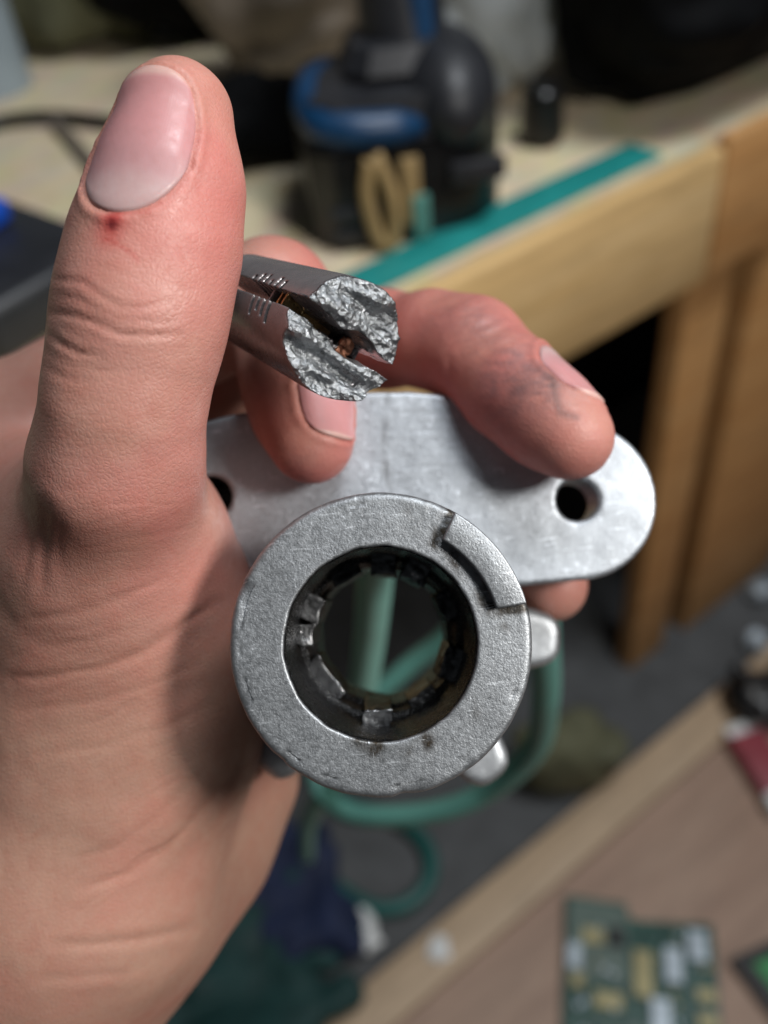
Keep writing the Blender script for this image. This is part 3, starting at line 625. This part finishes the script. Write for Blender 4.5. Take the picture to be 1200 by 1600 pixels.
m_plug = NT('plug_metal'); a1 = m_plug.noise(500, 4, 0.6); a2 = m_plug.noise(90, 4, 0.6); fr = m_plug.attr('fracture', 'Fac')
fn1 = m_plug.noise(2200, 4, 0.7); fn2 = m_plug.voro(1400)
cb = m_plug.mix(m_plug.mr(a2, 0.3, 0.7, 0, 1), (0.20, 0.19, 0.195), (0.29, 0.275, 0.28))
cf = m_plug.mix(m_plug.mr(a1, 0.3, 0.72, 0, 1), (0.15, 0.16, 0.17), (0.52, 0.54, 0.56))
nb = m_plug.bump(a1, 0.00006, 0.5)
nb = m_plug.bump(m_plug.math('MULTIPLY', m_plug.math('ADD', fn1, fn2), fr), 0.00030, 0.85, nb)
m_plug.set(Base_Color=m_plug.mix(fr, cb, cf), Roughness=m_plug.math('ADD', m_plug.mr(a1, 0.3, 0.7, 0.22, 0.34), m_plug.math('MULTIPLY', fr, 0.05)), Metallic=m_plug.mr(fr, 0, 1, 0.55, 0.9), Normal=nb)
po = wmesh('plug_body', c2w(p2c(pv)), pf, m_plug.m, key)
gn = grad(plug, pv, 0.1); frac = (sstep(0.22, 0.5, gn[:, 2]) * sstep(-7.8, -6.2, pv[:, 2]))
a = po.data.attributes.new('fracture', 'FLOAT', 'POINT'); a.data.foreach_set('value', frac.astype(np.float32))
m_brass = mat_cast('brass', (0.55, 0.36, 0.16), 0.3, 0.3, 1.0, 0.95); m_copper = mat_cast('copper_flash', (0.62, 0.29, 0.18), 0.35, 0.2, 2.0, 0.9)
def pbox(name, n0, n1, w0, w1, a0, a1_, mat, parent=key, rough=0.06, seed=0):
    s_ = np.array([n1 - n0, w1 - w0, a1_ - a0]) / 2; c_ = np.array([n0 + n1, w0 + w1, a0 + a1_]) / 2
    f = lambda P: np.max(np.abs(P) - s_ + 0.08, axis=1) - 0.08 + rough * fbm(P, 0.8, 2, seed)
    v, fa = surface_nets(f, -s_ - 0.4, s_ + 0.4, 0.12, 2); return wmesh(name, c2w(p2c(v + c_)), fa, mat.m, parent)
for k, (a0, mt) in enumerate(((-8.2, m_brass), (-9.75, m_brass), (-11.3, m_plug))):
    pbox('wafer', -2.4, 2.2, -3, 6.1 - 0.3 * (k % 2), a0 - 0.22, a0 + 0.22, mt, seed=k)
pbox('wafer', -2.2, 1.2, -4.6, -2.4, -4.6, -4.1, m_copper, rough=0.25, seed=9)
pbox('wafer', -2.2, -0.5, -3.0, 1.0, -4.8, -4.2, m_plug, rough=0.4, seed=10)
pbox('slot_shade_strip', -1.85, 1.95, -6.9, -5.9, -25, -6.0, m_bore, rough=0.25, seed=11)  # added dark strip along the slot floor, standing in for shade inside it

# ================================================================== green cable behind the lock
m_hose = mat_plain('green_cable', (0.10, 0.27, 0.23), 0.42, 0, 0.15, 50)
m_hosep = mat_plain('pale_green_cable', (0.26, 0.58, 0.50), 0.4, 0, 0.12, 50)
m_hosed = mat_plain('dark_green_cable', (0.012, 0.085, 0.075), 0.45, 0, 0.2, 50)
def hose(name, pts, r, mat, label, cat='cable', group=None):
    P = [c2w(cm(*p)) for p in pts]; v, fa = tube_world(P, r, 14, 10); o = wmesh(name, v, fa, mat.m, origin=P[-1]); return tag(o, label, cat, group)
hose('cable', [(588, 770, 200), (588, 850, 215), (584, 930, 235), (576, 1010, 265), (562, 1100, 300), (540, 1190, 350), (505, 1240, 430), (482, 1290, 520), (480, 1340, 640)], 0.0046, m_hosep, 'pale green cable hanging straight down behind the lock bore')
hose('cable', [(845, 900, 240), (850, 1000, 255), (853, 1090, 280), (836, 1170, 310), (770, 1232, 335), (690, 1266, 350), (600, 1276, 365), (540, 1268, 380), (500, 1230, 390), (500, 1170, 395), (560, 1110, 395), (640, 1040, 385), (705, 985, 370), (740, 900, 350), (720, 780, 330)], 0.0043, m_hose, 'green cable bent in a wide loop below the lock collar')
def floor_pts(lst, z): return [W(x, y, z) for x, y in lst]
fp = floor_pts([(500, 1190), (520, 1240), (560, 1262), (620, 1280), (665, 1320), (672, 1370), (640, 1410), (590, 1420), (540, 1395), (500, 1370), (470, 1420)], ZS + 0.018)
v, fa = tube_world(fp, 0.007, 12, 8); tag(wmesh('cable', v, fa, m_hosed.m), 'dark green cable coiled on the grey mat', 'cable')

# ================================================================== things on the bench top (px on the bench plane)
m_blue = mat_plain('blue_plastic', (0.003, 0.04, 0.11), 0.42, 0, 0.15, 40)
m_grey = mat_plain('dark_grey_rubber', (0.020, 0.021, 0.025), 0.45, 0, 0.2, 40)
m_gold = mat_plain('tan_strap', (0.34, 0.23, 0.10), 0.5, 0, 0.2, 60)
tb = W(645, 376, ZB); s = np.linalg.norm(tb - CAM) / F           # metres per photo pixel at the tool
tool = empty('power_tool', tb, 'black and blue cordless power tool standing on its battery', 'power tool')
def tpart(name, bm, mat, parent=tool, loc=(0, 0, 0), rz=0.0): return bmobj(name, bm, mat.m, parent, loc, rz)
def rounded(pts, z0, z1, bevel, taper=1.0):
    bm = bmesh.new(); n = len(pts); a = [bm.verts.new((x, y, z0)) for x, y in pts]; b = [bm.verts.new((x * taper, y * taper, z1)) for x, y in pts]
    bm.faces.new(a[::-1]); bm.faces.new(b)
    for i in range(n): bm.faces.new((a[i], a[(i + 1) % n], b[(i + 1) % n], b[i]))
    bmesh.ops.bevel(bm, geom=[e for e in bm.edges if e.calc_face_angle(0) > 0.9], offset=bevel, segments=3, affect='EDGES', profile=0.5); return bm
def stad(l, w_, n=12, cx=0, cy=0):
    return [(cx + l / 2 - w_ / 2 + w_ / 2 * math.cos(t), cy + w_ / 2 * math.sin(t)) for t in np.linspace(-math.pi / 2, math.pi / 2, n)] + [(cx - l / 2 + 0.012, cy + w_ / 2), (cx - l / 2, cy + w_ / 2 - 0.012), (cx - l / 2, cy - w_ / 2 + 0.012), (cx - l / 2 + 0.012, cy - w_ / 2)]
bat = tpart('battery', rounded(stad(300 * s, 0.086), 0.0, 0.052, 0.006), m_black, loc=(0, 0.043, 0), rz=0.10)
tpart('battery_rib', box_bm((100 * s, 0.004, 0.006), 0.001), m_grey, bat, (-80 * s, -0.0435, 0.022))
tpart('battery_rib', box_bm((100 * s, 0.004, 0.006), 0.001), m_grey, bat, (-80 * s, -0.0435, 0.010))
tpart('release_button', box_bm((0.030, 0.006, 0.012), 0.002), m_grey, bat, (90 * s, -0.0435, 0.034))
tpart('foot', rounded(stad(285 * s, 0.084), 0.053, 0.074, 0.009, 0.93), m_grey, loc=(-4 * s, 0.046, 0), rz=0.10)
dm = bmesh.new(); bmesh.ops.create_uvsphere(dm, u_segments=32, v_segments=16, radius=1); bmesh.ops.scale(dm, vec=(76 * s, 0.048, 0.030), verts=dm.verts)
tpart('foot_cover', dm, m_grey, loc=(72 * s, 0.046, 0.062))
v, fa = tube_world([tb + np.array(p) for p in ((-92 * s, 0.078, 0.070), (-122 * s, 0.058, 0.068), (-128 * s, 0.030, 0.066), (-112 * s, 0.010, 0.064), (-70 * s, 0.004, 0.062), (-10 * s, 0.006, 0.060), (25 * s, 0.010, 0.058))], [0.005, 0.008, 0.009, 0.009, 0.0095, 0.009, 0.005], 12, 6); wmesh('foot_trim', v, fa, m_blue.m, tool)
tpart('foot_cover', rounded(stad(170 * s, 0.060), 0.0785, 0.090, 0.004, 0.8), m_grey, loc=(10 * s, 0.055, 0))
hp = [np.array([20 * s, 0.06, 0.08]), np.array([16 * s, 0.066, 0.13]), np.array([8 * s, 0.076, 0.19]), np.array([2 * s, 0.086, 0.26])]
v, fa = tube_world([tb + p for p in hp], [0.024, 0.021, 0.020, 0.023], 16, 6); hd = wmesh('handle', v, fa, m_grey.m, tool)
v, fa = tube_world([tb + p + np.array([0.008, -0.016, 0]) for p in hp], [0.0075, 0.008, 0.009, 0.010], 10, 6); wmesh('handle_stripe', v, fa, m_blue.m, hd)
v, fa = tube_world([tb + np.array(p) for p in ((-52 * s, -0.006, 0.050), (-62 * s, -0.008, 0.030), (-48 * s, -0.010, 0.006), (-30 * s, -0.010, 0.008), (-26 * s, -0.008, 0.030), (-45 * s, -0.006, 0.052))], 0.0042, 8, 6); wmesh('strap', v, fa, m_gold.m, tool)
tpart('strap', box_bm((0.010, 0.004, 0.036), 0.001), m_gold, loc=(2 * s, -0.004, 0.030), rz=0.1)
tpart('strap', box_bm((0.009, 0.004, 0.024), 0.001), m_hose, loc=(14 * s, -0.005, 0.016), rz=0.1)
# black cap
cb_ = W(846, 222, ZB); bm = bmesh.new()
bmesh.ops.create_cone(bm, cap_ends=True, segments=32, radius1=33 * s * 1.15, radius2=30 * s * 1.15, depth=0.036)
bmesh.ops.translate(bm, vec=(0, 0, 0.0181), verts=bm.verts); bmesh.ops.bevel(bm, geom=[e for e in bm.edges if e.calc_face_angle(0) > 0.8], offset=0.004, segments=3, affect='EDGES')
tag(bmobj('cap', bm, m_black.m, None, cb_), 'small black round cap standing beside the teal strip', 'cap')
# soft bags: crumpled cushions
def crumple(name, base_px, size, mat, label, cat, seed, z=ZB, rz=0.0, lean=0.0, amp=0.16, back=0.0, taper=0.0):
    bp = W(*base_px, z) + np.array([0, back, 0]); hx, hy, hz = np.array(size) / 2
    f = lambda P: (ellipsoid(np.abs(P) ** 1.0 * np.sign(P), np.zeros(3), np.array([hx, hy, hz]) * 1000) + amp * 55 * (1 - 2 * np.abs(fbm(P, 60, 3, seed)) - 0.3))
    def f2(P):
        q_ = np.abs(P) / (np.array([hx, hy, hz]) * 1000 * np.array([1, 1, 1])); q_[:, 0] = q_[:, 0] / (1 + taper * P[:, 2] / (hz * 1000)); k = (q_ ** 3.2).sum(1) ** (1 / 3.2)
        return (k - 1) * min(hx, hy, hz) * 1000 + amp * 40 * (1 - 2 * np.abs(fbm(P, 70, 3, seed)) - 0.35)
    e = 14; v, fa = surface_nets(f2, (-hx * 1e3 - e, -hy * 1e3 - e, -hz * 1e3 - e), (hx * 1e3 + e, hy * 1e3 + e, hz * 1e3 + e), 3.2, 2, band=20)
    v = v * 0.001; v[:, 2] -= v[:, 2].min(); v[:, 1] += lean * v[:, 2]
    c_, s_ = math.cos(rz), math.sin(rz); v = v @ np.array([[c_, s_, 0], [-s_, c_, 0], [0, 0, 1]])
    o = wmesh(name, v + bp, fa, mat.m, origin=bp); return tag(o, label, cat)
m_bag = NT('translucent_bag'); n1 = m_bag.noise(30, 4); m_bag.set(Base_Color=m_bag.mix(m_bag.mr(n1, .3, .7, 0, 1), (0.36, 0.40, 0.42), (0.52, 0.55, 0.56)), Roughness=0.35, Transmission_Weight=0.15)
m_taupe = mat_plain('taupe_pouch', (0.20, 0.165, 0.13), 0.6, 0, 0.25, 20)
m_olive = mat_plain('olive_cloth', (0.10, 0.10, 0.055), 0.8, 0, 0.3, 25)
crumple('plastic_bag', (800, 190), (0.095, 0.07, 0.18), m_bag, 'pale translucent plastic bag standing behind the power tool', 'bag', 3, back=0.05)
crumple('black_bag', (1170, 190), (0.25, 0.15, 0.26), m_dark, 'black fabric bag slumped at the bench corner', 'bag', 4, back=0.075, rz=0.5)
crumple('pouch', (470, 190), (0.145, 0.07, 0.16), m_taupe, 'taupe brown pouch beside the tool handle', 'pouch', 5, back=0.07, taper=0.3)
crumple('black_case', (300, 130), (0.20, 0.13, 0.20), m_dark, 'black case standing behind the thumb', 'case', 6, back=0.12)
crumple('dark_pouch', (440, 262), (0.075, 0.055, 0.045), m_dark, 'low black pouch lying against the battery', 'pouch', 7, back=0.02)
crumple('olive_cloth', (95, 130), (0.16, 0.10, 0.12), m_olive, 'olive brown cloth bundle at the back of the bench', 'cloth', 8, back=0.10)
m_jar = mat_plain('bluish_jar', (0.30, 0.36, 0.40), 0.3, 0, 0.15, 20)
jb = W(-15, 140, ZB); bm = rounded(stad(0.07, 0.07), 0, 0.12, 0.008); tag(bmobj('jar', bm, m_jar.m, None, jb), 'pale bluish plastic jar beside the olive cloth', 'jar')
# black charger box with blue clip, at the left
cx = W(25, 515, ZB); ch = empty('charger', cx, 'black charger box with bright blue clip, left of the thumb', 'charger')
tpart('body', box_bm((0.115, 0.085, 0.030), 0.006, 3, None, T(0, 0, 0.0155)), m_grey, ch, (-0.012, 0.035, 0), -0.75)
m_brblue = mat_plain('bright_blue', (0.01, 0.09, 0.55), 0.35, 0, 0.1, 40)
tpart('clip', box_bm((0.020, 0.040, 0.014), 0.004, 3), m_brblue, ch, (-0.020, 0.050, 0.037), -0.5)
v, fa = tube_world([W(x, y, ZB + 0.006) for x, y in ((-120, 260), (-40, 205), (20, 186), (90, 182), (150, 188), (230, 196), (330, 190), (420, 200))], 0.0042, 10, 8)
tag(wmesh('extension_lead', v, fa, m_black.m), 'thin black cord lying across the pale bench board', 'cord')
v, fa = tube_world([W(x, y, ZB + 0.005) for x, y in ((85, 190), (110, 215), (135, 245), (160, 270), (220, 310), (300, 330))], 0.0045, 10, 8)
tag(wmesh('brown_strap', v, fa, m_taupe.m), 'brown strap branching off below the black cord', 'strap')

# ================================================================== things on the floor below
m_pcb = mat_plain('pcb_green', (0.008, 0.060, 0.045), 0.35, 0, 0.25, 60); m_pale = mat_plain('pcb_pale', (0.085, 0.125, 0.105), 0.4, 0, 0.25, 90)
m_sil = mat_plain('tinned_can', (0.42, 0.48, 0.53), 0.35, 0.3, 0.1, 80); m_pad = mat_plain('gold_pad', (0.30, 0.26, 0.13), 0.4, 0.3, 0.2, 80); m_chip = m_black
def pcb_frame(c00, c10, c01):                               # corner, along x, along y (photo pixels on the floor plane)
    return W(*c00, ZS + 0.006), W(*c10, ZS + 0.006), W(*c01, ZS + 0.006)
O_, X_, Y_ = pcb_frame((884, 1400), (1112, 1432), (878, 1640))
pc = empty('circuit_board', O_, 'dark green circuit board with silver cans lying on the brown plywood', 'circuit board')
ex, ey = X_ - O_, Y_ - O_
def slab(name, pts_st, z0, z1, mat, parent, O=O_, ex=ex, ey=ey):
    n = len(pts_st); V = [O + ex * a_ + ey * b_ + np.array([0, 0, z]) for z in (z0, z1) for a_, b_ in pts_st]
    fc = [list(range(n)), list(range(n, 2 * n))[::-1]] + [[i, i + n, (i + 1) % n + n, (i + 1) % n] for i in range(n)]
    o = wmesh(name, V, fc, mat.m, parent, smooth=False); bm = bmesh.new(); bm.from_mesh(o.data); bmesh.ops.recalc_face_normals(bm, faces=bm.faces); bm.to_mesh(o.data); bm.free(); return o
rect = lambda a, b, c_, d: [(a, b), (c_, b), (c_, d), (a, d)]
slab('board', [(0, 0), (0.42, 0), (0.44, 0.10), (0.52, 0.11), (1.0, 0.06), (1.0, 1.0), (0, 1.0)], 0.0, 0.0018, m_pcb, pc)
slab('shield_plate', rect(0.02, 0.03, 0.42, 0.55), 0.0025, 0.004, m_pale, pc)
for a_, b_, c_, d, m_, h, nm_ in ((0.30, 0.20, 0.40, 0.32, m_chip, 0.009, 'chip'), (0.12, 0.22, 0.26, 0.32, m_pad, 0.006, 'capacitor'), (0.46, 0.32, 0.58, 0.62, m_pad, 0.006, 'connector'), (0.02, 0.34, 0.11, 0.50, m_sil, 0.006, 'connector'), (0.20, 0.62, 0.38, 0.72, m_pad, 0.005, 'inductor'), (0.66, 0.28, 0.77, 0.50, m_sil, 0.008, 'can'), (0.82, 0.14, 0.94, 0.34, m_sil, 0.008, 'can'), (0.56, 0.62, 0.68, 0.84, m_sil, 0.008, 'can'), (0.82, 0.82, 0.93, 0.98, m_sil, 0.008, 'can'), (0.86, 0.50, 0.98, 0.58, m_pad, 0.004, 'pad'), (0.86, 0.66, 0.98, 0.74, m_pad, 0.004, 'pad'), (0.40, 0.80, 0.50, 0.94, m_pale, 0.006, 'capacitor'), (0.05, 0.53, 0.13, 0.62, m_pad, 0.006, 'capacitor')):
    slab(nm_, rect(a_, b_, c_, d), 0.0019, h, m_, pc)
PV, PF = [], []
for k in range(170):
    a_, b_ = rng.uniform(0.03, 0.95), rng.uniform(0.12, 0.97); w_, h_ = rng.uniform(0.006, 0.03), rng.uniform(0.006, 0.03); zt = rng.uniform(0.003, 0.0065); n0 = len(PV)
    PV += [O_ + ex * x_ + ey * y_ + np.array([0, 0, z_]) for z_ in (0.0019, zt) for x_, y_ in ((a_, b_), (a_ + w_, b_), (a_ + w_, b_ + h_), (a_, b_ + h_))]
    PF += [[n0 + i_ for i_ in q_] for q_ in ((4, 7, 6, 5), (0, 1, 5, 4), (1, 2, 6, 5), (2, 3, 7, 6), (3, 0, 4, 7))]
o = wmesh('small_components', PV, PF, None, pc, False); o['kind'] = 'stuff'
for m_ in (m_pad, m_black, m_sil, m_pale): o.data.materials.append(m_.m)
o.data.polygons.foreach_set('material_index', np.repeat(rng.integers(0, 4, 170), 5).astype(np.int32))
O2, X2, Y2 = pcb_frame((1140, 1502), (1230, 1462), (1215, 1600))
p2 = empty('green_module', O2, 'bright green board in a black frame beside the circuit board', 'circuit board')
m_green = mat_plain('bright_green', (0.02, 0.22, 0.06), 0.4, 0, 0.15, 60)
slab('frame', rect(0, 0, 1, 1), 0.0, 0.006, m_black, p2, O2, X2 - O2, Y2 - O2); slab('board', rect(0.22, 0.2, 0.95, 0.9), 0.0062, 0.008, m_green, p2, O2, X2 - O2, Y2 - O2)
m_white = mat_plain('white_scrap', (0.70, 0.71, 0.70), 0.6, 0, 0.1, 60); m_navy = mat_plain('navy_cloth', (0.006, 0.013, 0.045), 0.75, 0, 0.35, 30); m_tealc = mat_plain('dark_teal_cloth', (0.005, 0.036, 0.034), 0.75, 0, 0.35, 30)
def scrap(name, px_, py_, sz, mat, label, cat, seed, flat=0.5, group=None):
    b = W(px_, py_, ZS + 0.008); f = lambda P: np.linalg.norm(P / np.array([1, 1, flat]), axis=1) - sz * 1000 + 0.35 * sz * 1000 * fbm(P, sz * 700, 3, seed)
    e = sz * 1500; v, fa = surface_nets(f, (-e,) * 3, (e,) * 3, sz * 140, 2, band=sz * 900); v = v * 0.001; v[:, 2] -= v[:, 2].min()
    return tag(wmesh(name, v + b, fa, mat.m, origin=b), label, cat, group)
scrap('paper_scrap', 566, 1462, 0.019, m_white, 'larger crumpled white scrap on the grey mat beside the coiled cable', 'scrap', 1)
scrap('paper_scrap', 684, 1488, 0.010, m_white, 'small white scrap beside the pale wooden lath', 'scrap', 2)
crumple('navy_cloth', (415, 1400), (0.15, 0.12, 0.035), m_navy, 'navy blue cloth crumpled on the mat below the wrist', 'cloth', 11, ZS + 0.009)
crumple('teal_cloth', (330, 1545), (0.22, 0.16, 0.03), m_tealc, 'dark teal cloth bunched on the mat under the wrist', 'cloth', 12, ZS + 0.009, 0.5)
crumple('cardboard_offcut', (880, 1210), (0.10, 0.06, 0.07), m_olive, 'olive brown rag at the foot of the bench post', 'rag', 13, ZS + 0.009)
rb = W(1190, 1205, ZS + 0.002); rp = empty('packet', rb, 'red and white packet lying on the plywood near the bench post', 'packet')
m_red = mat_plain('red_card', (0.26, 0.045, 0.06), 0.5, 0, 0.15, 60)
tpart('sleeve', box_bm((0.035, 0.075, 0.018), 0.003, 2, None, T(0, 0, 0.0095)), m_red, rp, (0, 0, 0), 0.2); tpart('end_flap', box_bm((0.037, 0.020, 0.0195), 0.003, 2, None, T(0, 0, 0.0098)), m_white, rp, (0.006, -0.037, 0), 0.2)
tpart('end_flap', box_bm((0.037, 0.012, 0.0195), 0.003, 2, None, T(0, 0, 0.0098)), m_white, rp, (-0.006, 0.037, 0), 0.2)
scrap('black_lump', 1180, 1105, 0.030, m_black, 'black plastic lump on the mat behind the red packet', 'plastic part', 5, 0.8)
scrap('grey_pebble', 1182, 935, 0.012, m_sil, 'upper pale grey fitting on the mat beside the bench post', 'fitting', 6, 0.8); scrap('grey_pebble', 1180, 1015, 0.012, m_sil, 'lower pale grey fitting on the mat beside the bench post', 'fitting', 7, 0.8)
